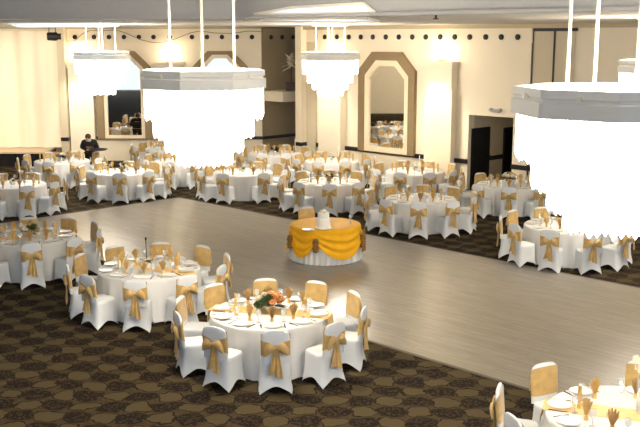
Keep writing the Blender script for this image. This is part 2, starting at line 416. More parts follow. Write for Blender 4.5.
# glowing sheets added where ceiling and fascia catch bluish light, not real fittings
def glow_sheet(pts, label):
    r = empty('ceiling_glow_sheet', tuple(sum((Vector(p) for p in pts), Vector()) / len(pts)))
    tag(r, label, 'added glow', None)
    c = r.location
    MB().prism([Vector(p) - c for p in pts], (0, 0, -.03)).build('glow_face', 'sheet_glow', r, smooth=False)
    fr = MB()
    for i in range(len(pts)):
        p = Vector(pts[i]) - c; q = Vector(pts[(i + 1) % len(pts)]) - c; d = (q - p).normalized()
        fr.box((p + q) / 2 - UP * .02, ((q - p).length, .08, .045), (d, UP.cross(d), UP))
    fr.build('frame', 'rod', r, smooth=False)  # edging of the added glow sheet, not a real fitting
glow_sheet([at(4, 21, CEIL - .004), at(125, 21, CEIL - .004), at(110, 26.3, CEIL - .004), at(18, 26.3, CEIL - .004)], 'long glowing sheet added for light on the ceiling above the stage')
def on_fascia(px, py):
    d = ray(px, py); n = UP.cross(E1); P0 = A1 - n * .05
    t = (P0 - Vector((0, 0, EYE))).dot(n) / d.dot(n); return Vector((0, 0, EYE)) + d * t
fp = [on_fascia(*q) for q in ((254, 14.6), (292, 7.5), (364, 3.5), (376, 12.8))]
r = empty('fascia_glow_sheet', tuple(sum(fp, Vector()) / 4)); tag(r, 'slanting glowing sheet added for light on the grey ceiling fascia above the tall mirror', 'added glow')
MB().prism([p - r.location for p in fp], UP.cross(E1) * .02).build('glow_face', 'sheet_glow', r, smooth=False)
m = MB()
for i in range(4):
    p = fp[i] - r.location; q = fp[(i + 1) % 4] - r.location; d = (q - p).normalized(); m.box((p + q) / 2, ((q - p).length, .03, .05), (d, UP.cross(E1), d.cross(UP.cross(E1))))
m.build('frame', 'rod', r, smooth=False)  # edging of the added fascia glow sheet, not a real fitting
glow_sheet([at(246, 18.6, CEIL - .004), at(378, 20.2, CEIL - .004), at(366, 17, CEIL - .004), at(262, 18.1, CEIL - .004)][::-1], 'narrow glowing sheet added for light on the ceiling at the coffer edge')

# ------------------------------------------------------------------ stage and curtain
yst = 35.4
xs1 = on_front(56, 150).x
struct(MB().box(((XL + xs1) / 2, (yst + W0.y) / 2, .51), (xs1 - XL, W0.y - yst, .06)).build('stage_floor', 'stage', smooth=False))
sk = MB(); n = 160
lo = [Vector((XL + (xs1 - XL) * i / n, yst + .04 + .02 * math.sin(i * 1.7), .48)) for i in range(n + 1)]
sk.loft([[p + UP * -.48 for p in lo], lo], False, False, closed=False)
sk.box((xs1 - .02, (yst + W0.y) / 2 + .05, .24), (.04, W0.y - yst - .1, .48))
tag(sk.build('stage_skirt', 'skirt'), 'black pleated skirt hanging along the front of the stage', 'skirt')
cu = MB(); n = 220; x1 = on_front(64, 100).x
loops = []
for z in (.56, 1.6, 2.8, 4.0, 5.05):
    loops.append([Vector((XL + (x1 - XL) * i / n, W0.y - .3 + .05 * math.sin(i * .62) + .03 * math.sin(i * .23 + z * .2), z)) for i in range(n + 1)])
back = [[p + Vector((0, .03, 0)) for p in l] for l in loops]
cu.loft(loops, False, False, closed=False); cu.loft(back, False, False, closed=False)
tag(cu.build('backdrop_curtain', 'curtain'), 'tall ivory curtain hanging as backdrop at the back of the stage', 'curtain')

# ------------------------------------------------------------------ mirrors
def mirror(label, o, ax, w, z0, z1, ch, bar_s, bar_t, lin_w):
    """o: wall foot at mirror centre; ax along the wall; nrm into the room"""
    r = empty('wall_mirror', o); tag(r, label, 'mirror', 'tall mirrors with clipped upper corners')
    nrm = ax.cross(UP); 
    if nrm.y > 0: nrm = -nrm
    def poly(w, z0, z1, ch): return [ax * x + UP * z for x, z in ((-w / 2, z0), (w / 2, z0), (w / 2, z1 - ch), (w / 2 - ch, z1), (-w / 2 + ch, z1), (-w / 2, z1 - ch))]
    def ring(a, b, d, d0=0):
        m = MB(); k = len(a); L = [[p + nrm * d0 for p in a], [p + nrm * d for p in a], [p + nrm * d for p in b], [p + nrm * d0 for p in b]]
        m.loft(L, False, False); return m
    P0 = poly(w, z0, z1, ch); P1 = poly(w - 2 * bar_s, z0 + .02, z1 - bar_t, ch * .82); P2 = poly(w - 2 * bar_s - 2 * lin_w, z0 + lin_w, z1 - bar_t - lin_w, ch * .7)
    ring(P0, P1, .14).build('frame', 'frame', r, smooth=False)
    ring(P1, P2, .10).build('liner', 'liner', r, smooth=False)
    MB().prism([p + nrm * .02 for p in P2], nrm * .02).build('mirror_glass', 'mirror', r, smooth=False)
for x, lab in ((124.5, 'tall framed mirror on the stage-side wall beside the curtain'), (221, 'tall framed mirror mostly behind the large left chandelier')):
    p = on_front(x, 100); zt = on_front(x, 51).z; zb = on_front(x, 137.6).z
    mirror(lab, Vector((p.x, W0.y, 0)), Vector((1, 0, 0)), 55 / 25.6, zb - .04, zt, .6, .28, .14, .14)
sA = coord(on_right(360.5, 110))[0]; sB = coord(on_right(416.5, 110))[0]; sm = (sA + sB) / 2
mirror('tall framed mirror on the slanting wall left of the doorway', pR(sm), E1, sB - sA, on_right(388, 153).z, on_right(388, 52).z, .62, .27, .28, .19)

# ------------------------------------------------------------------ chandeliers
def chandelier(px, zc, label, rot):
    c = Vector(((px - 320) / F * zc * 1.0, zc * CP, 0)); 
    r = empty('chandelier', (c.x, c.y, 3.0), rot); tag(r, label, 'chandelier', 'tiered crystal chandeliers')
    z = lambda d: EYE - d - 3.0
    def octa(R, zz): return [Vector((R * math.cos(PI / 4 * (k + .5)), R * math.sin(PI / 4 * (k + .5)), zz)) for k in range(8)]
    prof = [(.82, .43), (.87, .43), (.87, .50), (.845, .51), (.845, .53), (.885, .54), (.885, .67), (.80, .67), (.80, .48), (.82, .43)]
    m = MB(); m.loft([octa(R, z(d)) for R, d in prof], False, False); m.build('frame_band', 'rim', r, smooth=False)
    m = MB()
    for k in range(4):
        a = PI / 4 * k; m.box((0, 0, z(.5)), (1.66, .04, .04), (Vector((math.cos(a), math.sin(a), 0)), Vector((-math.sin(a), math.cos(a), 0)), UP))
    m.build('spoke_frame', 'rod', r, smooth=False)
    zin = .62
    for R, d0, d1, n in ((.83, .66, 1.05, 72), (.67, .86, 1.30, 58), (.52, 1.10, 1.50, 46), (.37, 1.30, 1.68, 34)):
        m = MB()
        for i in range(n):
            a = 2 * PI * i / n; q = PI / 4; am = ((a + q / 2) % q) - q / 2
            rr = R * math.cos(q / 2) / math.cos(am) if R > .8 else R
            p = Vector((rr * math.cos(a), rr * math.sin(a), 0)); ax = (Vector((-math.sin(a), math.cos(a), 0)), Vector((math.cos(a), math.sin(a), 0)), UP)
            w = 2 * PI * R / n * .86; dd_ = d1 - .03 * ((i * 7) % 3) / 2
            m.box(p + UP * ((z(d0) + z(dd_)) / 2), (w, .03, dd_ - d0), ax)
            tip = [p + ax[0] * (w / 2 * sx) + ax[1] * (.015 * sy) + UP * z(dd_) for sx, sy in ((-1, -1), (1, -1), (1, 1), (-1, 1))]
            m.add(tip + [p + UP * z(dd_ + .05)], [(0, 1, 4), (1, 2, 4), (2, 3, 4), (3, 0, 4)])
        m.build('crystal_tier', 'crystal', r, smooth=False)
    inside = (c - A1).dot(UP.cross(E1)) < 0 and c.y < 17.9
    top = (5.8 if inside else CEIL) - 3.0
    for a in range(4):
        an = .12 + a * PI / 2 - rot; q = Vector((.43 * math.cos(an), .43 * math.sin(an), 0))
        MB().tube([q + UP * z(.5), q + UP * top], .016, 8).build('suspension_rod', 'rod', r)
    MB().lathe([(.56, top), (.56, top - .04), (.5, top - .06)], 24).build('ceiling_canopy', 'rod', r)
    light('chandelier_lamp', 'POINT', (c.x, c.y, EYE - 1.95), 30, (1, .9, .74), .3)
    light('chandelier_up_lamp', 'POINT', (c.x, c.y, EYE - .36), 90, (1, .96, .9), .15)
    return r
chandelier(206, 13.05, 'large crystal chandelier hanging over the front part of the hall, seen whole', .18)
chandelier(607, 8.45, 'largest nearest crystal chandelier, cut off by the right picture edge', .15)
chandelier(330, 28.8, 'small distant crystal chandelier beside the corner pier', .3)
chandelier(108, 29.3, 'small distant crystal chandelier in front of the stage-side mirror', .3)
chandelier(655, 18.5, 'distant crystal chandelier seen above the rim of the nearest one', .3)

# ------------------------------------------------------------------ chairs
def mk_chair():
    r = empty('banquet_chair')
    m = MB(); n = 48
    def foot(t):                                        # 0 at the four feet, 1 midway between them
        return abs(math.cos(2 * t))
    loops = []
    for lv, (a, b, cy, z) in enumerate(((.255, .255, -.015, 0), (.243, .243, -.015, .05), (.222, .225, -.005, .16), (.208, .214, .0, .30), (.206, .212, .002, .42), (.202, .208, .002, .455), (.19, .196, .002, .472))):
        L = sell(a, b, n, z, 5, (0, cy))
        for j in range(n):
            t = 2 * PI * j / n; f = foot(t)
            if lv < 4:
                k = (1 - lv / 4) ** 1.0
                p = L[j]; c = Vector((0, cy, p.z)); p = c + (p - c) * (1 - .13 * k * f)
                if lv < 3: p.z = z + (.115, .075, .03)[lv] * f ** .8
                L[j] = p
        loops.append(L)
    m.loft(loops, False, True)
    back = []
    for z, a, b, cy in ((.05, .215, .02, -.225), (.25, .2, .022, -.212), (.44, .196, .03, -.205), (.6, .196, .03, -.215), (.75, .197, .029, -.228), (.84, .192, .027, -.236), (.885, .176, .023, -.24), (.905, .14, .014, -.242)):
        L = sell(a, b, 28, z, 3.4, (0, cy))
        if z > .8:
            for p in L: p.z += .025 * (1 - (p.x / .2) ** 2) - .012
        back.append(L)
    m.loft(back[2:], False, True)
    rear = back[:3]
    m.build('cover', 'spandex', r, angle=60)
    # satin sash round the backrest
    s = MB(); nn = 44; lv = 7; loops = []
    for i in range(lv):
        k = i / (lv - 1); L = []
        for j in range(nn):
            t = 2 * PI * j / nn
            front = .5 + .5 * math.sin(t); front = front * front * (3 - 2 * front)
            zlo = .57 + (.53 - .57) * front; zhi = .765 + (.882 - .765) * front
            pinch = .06 * math.exp(-((t - 1.5 * PI) / .35) ** 2)
            z = zlo + pinch + (zhi - pinch - zlo - pinch) * k
            cy = -.215 - (z - .6) * .085
            q = sell(.203, .036, nn, z, 3.2, (0, cy))[j]
            w = .004 * math.sin(k * 19 + t * 2) * (1 - .6 * front)
            q = q + Vector((0, math.sin(t) * w, 0)) if abs(math.sin(t)) > .5 else q
            L.append(q)
        loops.append(L)
    s.loft(loops, False, False)
    sash = s.build('sash', 'gold', r, angle=80)
    yk = -.278; zk = .675
    MB().ball((0, yk - .004, zk), (.03, .022, .034), 10, 6).build('knot', 'gold', sash)
    for sx in (-1, 1):
        b = MB(); loops = []
        for i in range(9):
            k = i / 8; x = sx * (.008 + .165 * k); h = .016 + .058 * math.sin(PI * min(1, k ** 1.25 * .8 + .03)) ** .9; th = .008 + .022 * math.sin(PI * (k * .9 + .05))
            zc = zk + .02 * math.sin(PI * k) - .06 * k * k
            loops.append([Vector((x, yk - .005 + th * math.cos(2 * PI * j / 10) - .012 * math.sin(PI * k), zc + h * math.sin(2 * PI * j / 10) * (1 + .22 * math.sin(3 * j + sx)))) for j in range(10)])
        b.loft(loops); b.build('bow_loop', 'gold', sash, angle=70)
        t = MB(); loops = []
        for i in range(9):
            k = i / 8; z = zk - .015 - (.40 if sx > 0 else .35) * k; w = .02 + .036 * k; x0 = sx * (.014 + .034 * k) + .006 * math.sin(4 * k)
            y0 = yk - .006 + .0 + .012 * math.sin(k * 3) - .006 * k
            L = []
            for j in range(9):
                u = -1 + j / 4; L.append(Vector((x0 + w * u, y0 + .012 * math.sin(u * 5 + sx) * (.4 + k), z - .02 * u * sx * k)))
            for j in range(9):
                u = 1 - j / 4; L.append(Vector((x0 + w * u, y0 + .006 + .012 * math.sin(u * 5 + sx) * (.4 + k), z - .02 * u * sx * k)))
            loops.append(L)
        t.loft(loops); t.build('tail', 'gold', sash, angle=70)
    return r
CH_R = 1.165

# ------------------------------------------------------------------ tables
def mk_table():
    r = empty('round_table')
    MB().lathe([(.87, .725), (.885, .73), (.885, .75), (.87, .755)], 40).build('tabletop', 'wood', r)
    MB().lathe([(.32, 0), (.32, .03), (.05, .06), (.05, .68), (.2, .725)], 16).build('pedestal', 'black', r)
    return r
def cloth_mesh(R=.90, top=.765, n=144, folds=22, seed=0, flare=.02, name='tablecloth', m='cloth'):
    rnd = random.Random(seed); ph = [rnd.uniform(-.35, .35) for _ in range(folds)]
    mb = MB(); loops = []
    for r_, z in ((.02, top), (R * .5, top), (R - .04, top), (R - .008, top - .004)):
        loops.append([Vector((r_ * math.cos(2 * PI * j / n), r_ * math.sin(2 * PI * j / n), z)) for j in range(n)])
    for k in (.02, .08, .2, .4, .65, .85, 1):
        z = top - .004 - (top - .018) * k; L = []
        for j in range(n):
            a = 2 * PI * j / n; w = math.sin(a * folds + ph[int(j * folds / n)] * 1.2 * math.sin(a * 3))
            rr = R + .004 + flare * k * .7 + .02 * min(1, k * 1.5) * w
            L.append(Vector((rr * math.cos(a), rr * math.sin(a), z)))
        loops.append(L)
    mb.loft(loops, True, False)
    return mb.build(name, m, angle=80)
def mk_napkin():
    m = MB(); n = 17; base = []; mid = []; topv = []; loops = []
    for k, (w, z, am) in enumerate(((.018, 0, .012), (.02, .06, .012), (.045, .12, .016), (.075, .185, .02))):
        L = []
        for j in range(n):
            u = -1 + 2 * j / (n - 1); L.append(Vector((w * u, am * (1 if j % 2 else -1), z - .035 * (u * u) * (z / .185) ** 2 + (.034 if (j // 2) % 2 else 0) * (k == 3))))
        L += [p + Vector((0, .004, 0)) for p in reversed(L)]
        loops.append(L)
    m.loft(loops)
    m.lathe([(.03, .0), (.026, .02), (.024, .05)], 10)
    return m.build('folded_napkin', 'napkin', smooth=False)
def mk_goblet():
    r = empty('goblet')
    MB().lathe([(.036, 0), (.036, .004), (.008, .01), (.006, .08), (.012, .09)], 12).build('stem', 'glass', r)
    MB().lathe([(.012, .09), (.036, .12), (.040, .15), (.034, .19), (.031, .19), (.036, .15), (.032, .122), (.008, .095)], 14).build('bowl', 'glass', r)
    return r
def mk_plate():
    m = MB().lathe([(.001, .004), (.075, .0), (.085, .0), (.135, .016), (.136, .02), (.085, .007), (.001, .008)], 28, cap0=False, cap1=False)
    return m.build('dinner_plate', 'china')
def mk_fork():
    m = MB(); m.box((0, -.03, .003), (.012, .12, .003)); m.box((0, .045, .003), (.026, .03, .003))
    for x in (-.0105, -.0035, .0035, .0105): m.box((x, .08, .003), (.004, .045, .003))
    return m.build('fork', 'steel', smooth=False)
def mk_knife():
    m = MB(); m.box((0, -.06, .004), (.016, .09, .006)); m.prism([(-.008, -.015, .002), (.009, -.015, .002), (.011, .05, .002), (.006, .10, .002), (-.006, .105, .002)], (0, 0, .003))
    return m.build('table_knife', 'steel', smooth=False)
def rose(m, c, s, rnd):
    m.ball(c, (s * .5, s * .5, s * .52), 8, 5)
    for ring, (k, rr, zz) in enumerate(((3, .4, .28), (5, .68, .08), (6, .9, -.14))):
        for i in range(k):
            a = 2 * PI * i / k + ring * .6 + rnd.uniform(-.1, .1); d = Vector((math.cos(a), math.sin(a), 0)); t = Vector((-d.y, d.x, 0))
            o = Vector(c); L = []
            for v_, (rad, z) in enumerate(((rr * .55, zz - .4), (rr * .95, zz - .05), (rr * 1.08, zz + .25))):
                w = (.2, .42, .34)[v_]
                L.append([o + (d * (rad - .06 * abs(u) * 2) + t * (w * u) + UP * (z - .06 * u * u)) * s for u in (-1, -.4, .4, 1)] + [o + (d * (rad - .07 - .06 * abs(u) * 2) + t * (w * u) + UP * (z - .06 * u * u)) * s for u in (1, .4, -.4, -1)])
            m.loft(L)
def leaf(m, c, d, l, w):
    d = d.normalized(); t = d.cross(UP).normalized() if abs(d.z) < .95 else Vector((1, 0, 0)); nn = t.cross(d)
    L = []
    for k, ww in ((0, .15), (.3, .9), (.6, .85), (1, .05)):
        p = Vector(c) + d * (l * k) - UP * (.25 * l * k * k)
        L.append([p - t * (w * ww / 2), p + nn * .003, p + t * (w * ww / 2), p - nn * .004])
    m.loft(L)
def centerpiece(loc, label, blooms, lf, R, nfl, vase='china', h=.09, seed=1):
    rnd = random.Random(seed); r = empty('floral_centerpiece', loc); tag(r, label, 'centerpiece', 'flower centerpieces')
    MB().lathe([(.05, 0), (.055, .005), (.075, h * .6), (.07, h), (.06, h), (.06, h * .6), (.04, .01)], 16).build('bowl', vase, r)
    m = MB()
    for i in range(int(nfl * 2.2)):
        a = rnd.uniform(0, 2 * PI); e = rnd.uniform(.05, 1.15); d = Vector((math.cos(a) * math.cos(e), math.sin(a) * math.cos(e), math.sin(e)))
        leaf(m, (0, 0, h), d, R * rnd.uniform(1.05, 1.5), R * .42)
    m.build('foliage', lf, r)
    i = 0
    for k in range(nfl):
        e = (.1, .55, 1.0)[k % 3] + rnd.uniform(-.1, .1) if k else 1.5; a = k * 2.4 + rnd.uniform(-.2, .2)
        d = Vector((math.cos(a) * math.cos(e), math.sin(a) * math.cos(e), math.sin(e) * .85))
        m = MB(); s = R * rnd.uniform(.3, .42); rose(m, d * (R * .8) + UP * (h + .02), s, rnd)
        m.build('bloom', blooms[k % len(blooms)], r, angle=70)
    return r
def candle(loc, label):
    r = empty('taper_candle', loc); tag(r, label, 'candle', 'white taper candles')
    MB().lathe([(.05, 0), (.05, .01), (.015, .03), (.02, .06)], 12).build('holder', 'vase', r)
    MB().lathe([(.013, .055), (.013, .48), (.006, .49)], 10).build('candle_stick', 'wax', r)
    MB().tube([(0, 0, .488), (.002, 0, .505)], .003, 6).build('wick', 'black', r)

#        px, py, offset angle, phrase, settings (plate, cutlery), angles override
TAB = {
 'A': (270, 311.5, 3, 'front table with the peach bouquet', 2, None),
 'B': (149, 267.5, -10, 'runner table left of the front one', 2, None),
 'C': (30, 236.5, 0, 'table with the yellow-green bouquet', 2, None),
 'D': (630, 415, 8, 'corner table with the orchid vase', 2, [-91, -133, 175, 136, 98, 60, 21, -18, -55]),
 'F': (566, 225, -13, 'table below the nearest chandelier', 1, None),
 'G': (421, 198.5, -2, 'table right of the cake table', 1, None),
 'H': (509, 184.5, 0, 'table before the dark doorway', 1, None),
 'I': (329, 181.5, 0, 'table just behind the cake table', 1, None),
 'J': (243, 172, 0, 'table behind the dance floor gap', 0, [-60, -26, 26, 60, 96, 128, 160, -166, -132, -97]),
 'K': (124, 171.5, -6, 'table facing the stage-side mirror', 0, None),
 'L': (62, 160.5, -18, 'table beside the stage', 0, None),
 'M': (13, 184.5, 14, 'leftmost table past the dance floor', 0, None),
 'N': (182, 160.5, 18, 'table under the big left chandelier', 0, None),
 'O': (274, 153, 18, 'table in front of the niche', 0, None),
 'P': (332, 160.5, 18, 'table below the small middle chandelier', 0, None),
 'Q': (415, 171, 18, 'table below the slanting wall mirror', 0, None),
 'R': (170, 148, 10, 'rearmost table by the stage-side wall', 0, None),
}
def seatword(t):
    a = abs(t); s = 'left' if t < 0 else 'right'
    if a <= 9: return 'nearest middle'
    if a > 171: return 'farthest middle'
    return {0: 'near middle-%s', 1: 'near %s', 2: 'near outer-%s', 3: 'near %s-side', 4: 'outermost %s', 5: 'far %s-side', 6: 'far outer-%s', 7: 'far %s', 8: 'far middle-%s'}[int((a - 9) // 18)] % s
TC = {}
for key, (px, py, off, phrase, lvl, angs) in TAB.items():
    c = at(px, py, .765); c.z = 0; TC[key] = c
    t = inst('table', mk_table, c); tag(t, 'round banquet table under the white cloth of the ' + phrase, 'table', 'round banquet tables')
    cl = cloth_mesh(seed=ord(key)) if key in 'ABCDFG' else inst('cloth', lambda: cloth_mesh(seed=3), c)
    cl.location = c; cl.rotation_euler = (0, 0, ord(key))
    tag(cl, 'white floor-length cloth of the ' + phrase, 'tablecloth', 'white round tablecloths')
    base = math.atan2(-c.y, -c.x)                        # direction from the table to the camera
    for k in range(len(angs) if angs else 10):
        th = angs[k] if angs else off + 36 * k
        th = (th + 180) % 360 - 180
        a = base + math.radians(th)                      # counter-clockwise seen from above = to the right seen from the camera
        rnd = random.Random(ord(key) * 20 + k)
        d = Vector((math.cos(a), math.sin(a), 0)); w = seatword(th)
        o = inst('chair', mk_chair, c + d * (CH_R + rnd.uniform(0, .03)), a + PI / 2 + rnd.uniform(-.06, .06))
        tag(o, 'white-covered gold-sashed chair, %s seat of the %s' % (w, phrase), 'chair', 'banquet chairs round the tables')
        tdir = Vector((-d.y, d.x, 0)); Z = UP * (.7695 if lvl == 2 else .7652)
        pl = c + d * .70
        o = inst('napkin', mk_napkin, c + d * (.70 if lvl == 0 else .54) + Z, a + PI / 2 + rnd.uniform(-.5, .5)); o.scale = (.9, .9, 1.15)
        tag(o, 'gold fan-folded napkin, %s seat of the %s' % (w, phrase), 'napkin', 'gold folded napkins')
        o = inst('goblet', mk_goblet, c + d * .57 + tdir * .17 + Z)
        tag(o, 'clear stemmed glass, %s seat of the %s' % (w, phrase), 'glass', 'water glasses')
        if lvl >= 1:
            o = inst('plate', mk_plate, pl + d * .05 + Z); tag(o, 'white dinner plate, %s seat of the %s' % (w, phrase), 'plate', 'dinner plates')
        if lvl >= 2:
            o = inst('fork', mk_fork, pl + d * .05 - tdir * .17 + Z, a + PI / 2); tag(o, 'steel fork, %s seat of the %s' % (w, phrase), 'fork', 'steel forks')
            o = inst('knife', mk_knife, pl + d * .05 + tdir * .17 + Z, a + PI / 2); tag(o, 'steel table knife, %s seat of the %s' % (w, phrase), 'knife', 'steel table knives')
def runner(key, ang, label):
    c = TC[key]; R = .92; m = MB(); w = .17; L = []
    pts = []
    for i in range(25):
        x = -R - .0 + 2 * R * i / 24; pts.append((x, .7665))
    pts = [(-R - .02, .60), (-R - .018, .66), (-R - .014, .71), (-R - .006, .75)] + pts[0:] + [(R + .006, .75), (R + .014, .71), (R + .018, .66), (R + .02, .60)]
    for x, z in pts:
        L.append([Vector((x, -w, z)), Vector((x, 0, z)), Vector((x, w, z)), Vector((x * 1.004, w, z + .003)), Vector((x * 1.004, 0, z + .003)), Vector((x * 1.004, -w, z + .003))])
    m.loft(L); o = m.build('table_runner', 'runner', angle=50); o.location = c; o.rotation_euler = (0, 0, ang)
    tag(o, label, 'table runner', 'gold table runners')
runner('A', -.25, 'gold satin runner across the front table with the peach bouquet')
runner('B', -.55, 'gold satin runner across the table left of the front one')
runner('C', .35, 'gold satin runner across the table with the yellow-green bouquet')
runner('D', -.35, 'gold satin runner across the corner table with the orchid vase')
Zt = UP * .7655
ZR = UP * .7705
centerpiece(TC['A'] + ZR, 'rose bouquet in peach and white with green leaves on the front table', ['peach', 'ivory', 'leaf', 'peach', 'ivory'], 'leaf', .23, 15, seed=2)
centerpiece(TC['B'] + ZR, 'small ivory and gold posy on the table left of the front one', ['ivory', 'yellow'], 'leaf', .09, 6, seed=3)
centerpiece(TC['C'] + ZR, 'bushy yellow-green bouquet on the table at the left edge', ['yellow', 'ivory', 'leaf'], 'leaf', .2, 10, seed=4)
centerpiece(TC['I'] + Zt, 'dark leafy bouquet with one white bloom behind the cake table', ['ivory', 'darkleaf'], 'darkleaf', .16, 8, seed=5)
centerpiece(TC['K'] + Zt, 'dark leafy bouquet with white blooms before the stage-side mirror', ['darkleaf', 'ivory'], 'darkleaf', .17, 8, seed=6)
centerpiece(TC['H'] + Zt, 'wide rust and ivory bouquet before the dark doorway', ['rust', 'ivory', 'yellow'], 'darkleaf', .22, 12, h=.16, seed=7)
centerpiece(TC['L'] + Zt, 'mixed yellow and dark bouquet on the table beside the stage', ['yellow', 'rust', 'ivory'], 'darkleaf', .2, 9, seed=8)
centerpiece(TC['O'] + Zt, 'dark bouquet with yellow blooms on the table before the niche', ['yellow', 'darkleaf'], 'darkleaf', .19, 9, seed=9)
for q, ph, sd in (('F', 'below the nearest chandelier', 11), ('G', 'right of the cake table', 12), ('J', 'behind the dance floor gap', 13), ('P', 'below the small middle chandelier', 14),
                  ('Q', 'below the slanting wall mirror', 15), ('N', 'under the big left chandelier', 16), ('M', 'at the left edge past the dance floor', 17)):
    centerpiece(TC[q] + Zt, 'small ivory posy on the table ' + ph, ['ivory', 'yellow'], 'leaf', .09, 6, seed=sd)
candle(TC['Q'] + Vector((.12, -.1, .7655)), 'white taper candle on the table below the slanting wall mirror')
candle(TC['P'] + Vector((.22, .1, .7655)), 'white taper candle on the table below the small middle chandelier')
candle(TC['O'] + Vector((.75, .25, .7655)), 'white taper candle on the table in front of the niche')
# thin dark stand behind the runner table
p = at(147, 254, .77); o = empty('number_stand', (TC['B'].x - .12, TC['B'].y + .42, .7705)); tag(o, 'thin dark upright stand on the runner table left of the front one', 'table stand')
MB().lathe([(.04, 0), (.04, .01), (.008, .015)], 12).build('base', 'black', o); MB().tube([(0, 0, .01), (0, 0, .42)], .008, 8).build('pole', 'black', o); MB().box((0, 0, .43), (.03, .01, .05)).build('clip', 'black', o, smooth=False)
# orchid vase on the corner table
pv = at(632, 425, .7705)
o = empty('orchid_vase', tuple(TC['D'] + Vector((.13, .05, .7705)))); tag(o, 'tall glass cylinder vase holding white orchids on the corner table', 'vase')
MB().lathe([(.045, 0), (.05, .01), (.05, .42), (.046, .42), (.046, .02), (.02, .015)], 20).build('glass_cylinder', 'vase', o)
st = [(0, 0, .02), (.0, .0, .3), (-.01, 0, .5), (-.05, -.01, .6), (-.09, -.01, .62)]
MB().tube(st, .006, 6).build('stem', 'leaf', o)
for i, (x, y, z) in enumerate(((-.03, -.01, .55), (-.06, -.02, .6), (-.095, -.015, .63), (-.02, .01, .49), (.015, -.015, .44), (-.05, .02, .52), (.03, .01, .5))):
    m = MB()
    for k in range(5):
        a = 2 * PI * k / 5; m.ball((x + .026 * math.cos(a), y - .008, z + .026 * math.sin(a)), (.02, .006, .02), 8, 4)
    m.ball((x, y - .016, z), (.009, .01, .009), 6, 4); m.build('bloom', 'ivory', o)

# ------------------------------------------------------------------ cake table
cc = at(325.5, 224.5, .765); cc.z = 0
t = empty('cake_table', cc); tag(t, 'small round table under the white skirt on the dance floor', 'table')
MB().lathe([(.72, .725), (.735, .73), (.735, .75), (.72, .755)], 40).build('tabletop', 'wood', t)
MB().lathe([(.28, 0), (.28, .03), (.04, .06), (.04, .68), (.18, .725)], 16).build('pedestal', 'black', t)
cl = cloth_mesh(.745, .765, 192, 40, 5, .06, 'table_skirt'); cl.location = cc + UP * .012
tag(cl, 'white pleated floor-length skirt of the cake table', 'tablecloth')
m = MB(); n = 180; R = .775
base = math.atan2(-cc.y, -cc.x)
g = [base + math.radians(x) for x in (-62, -14, 68, 122, 180, 240)]
def sw(a):                                              # drop of the swag at angle a
    for i in range(len(g)):
        a0, a1 = g[i], g[(i + 1) % len(g)]
        span = (a1 - a0) % (2 * PI); k = ((a - a0) % (2 * PI)) / span
        if k <= 1: return .24 + (.39 if span > 1 else .36) * math.sin(PI * k) ** .8, k, i
loops = [[Vector((.02 * math.cos(2 * PI * j / n), .02 * math.sin(2 * PI * j / n), .7865)) for j in range(n)],
         [Vector((R * .9 * math.cos(2 * PI * j / n), R * .9 * math.sin(2 * PI * j / n), .7865)) for j in range(n)],
         [Vector(((R - .01) * math.cos(2 * PI * j / n), (R - .01) * math.sin(2 * PI * j / n), .784)) for j in range(n)]]
for lv in range(1, 31):
    k = lv / 30; L = []
    for j in range(n):
        a = 2 * PI * j / n; dr, q, i = sw(a)
        bulge = math.sin(PI * q)
        rr = R + .075 * k + .035 * bulge * k + .034 * bulge ** .7 * math.sin(k * 21 + .6 * i + .5 * math.sin(q * 5)) * math.sin(PI * min(1, k * 1.05)) * (.5 + .5 * k)
        L.append(Vector((rr * math.cos(a), rr * math.sin(a), .78 - dr * k)))
    loops.append(L)
m.loft(loops, True, False); o = m.build('gold_overlay', 'amber', angle=80); o.location = cc
tag(o, 'bright amber satin overlay with deep swags on the cake table', 'tablecloth')
for i, a in enumerate(g[:3]):
    mm = MB(); rnd = random.Random(i)
    for k in range(5): 
        zz = .70 - .055 * k; mm.ball((0, 0, zz), (.07 + .016 * (k % 2), .07, .045), 9, 5)
    r_ = mm.build('swag_rosette', 'amber_dark', o); r_.location = ((R + .09) * math.cos(a), (R + .09) * math.sin(a), -.12)
    if i == 2:
        mm = MB(); mm.loft([[Vector((w * u, .02 * math.sin(u * 6), z)) for u in (-1, -.5, 0, .5, 1)] + [Vector((w * u, .02 * math.sin(u * 6) + .012, z)) for u in (1, .5, 0, -.5, -1)] for z, w in ((.74, .05), (.55, .08), (.35, .10), (.24, .10))])
        q = mm.build('tail', 'amber_dark', o); q.location = ((R + .13) * math.cos(a), (R + .13) * math.sin(a), 0); q.rotation_euler = (0, 0, a + PI / 2)
ZC = .7875
pc = at(323.5, 228, ZC)
o = empty('wedding_cake', pc); tag(o, 'white tiered cake standing on the amber cake table', 'cake')
MB().lathe([(.17, 0), (.175, .01), (.17, .018)], 24).build('board', 'china', o)
MB().lathe([(.145, .018), (.15, .03), (.15, .20), (.14, .215)], 28).build('lower_tier', 'icing', o)
MB().lathe([(.12, .215), (.125, .22), (.125, .33), (.11, .342)], 28).build('upper_tier', 'icing', o)
m = MB(); 
for k in range(6): m.ball((.05 * math.cos(k * 1.05), .05 * math.sin(k * 1.05), .36), .03, 7, 4)
m.ball((0, 0, .38), .035, 7, 4); m.build('flower_topper', 'ivory', o)
pc = at(308.5, 230, ZC)
o = inst('plate', mk_plate, pc); tag(o, 'white plate left of the cake on the amber table', 'plate')
o = inst('knife', mk_knife, pc + UP * .02, .9); tag(o, 'cake knife resting on the plate beside the cake', 'knife')
o = inst('goblet', mk_goblet, at(350.5, 223, ZC)); tag(o, 'clear stemmed glass at the right end of the amber cake table', 'glass')
pc2 = at(311, 240, 0)
a = math.atan2((at(310, 219, .85) - cc).y, (at(310, 219, .85) - cc).x)
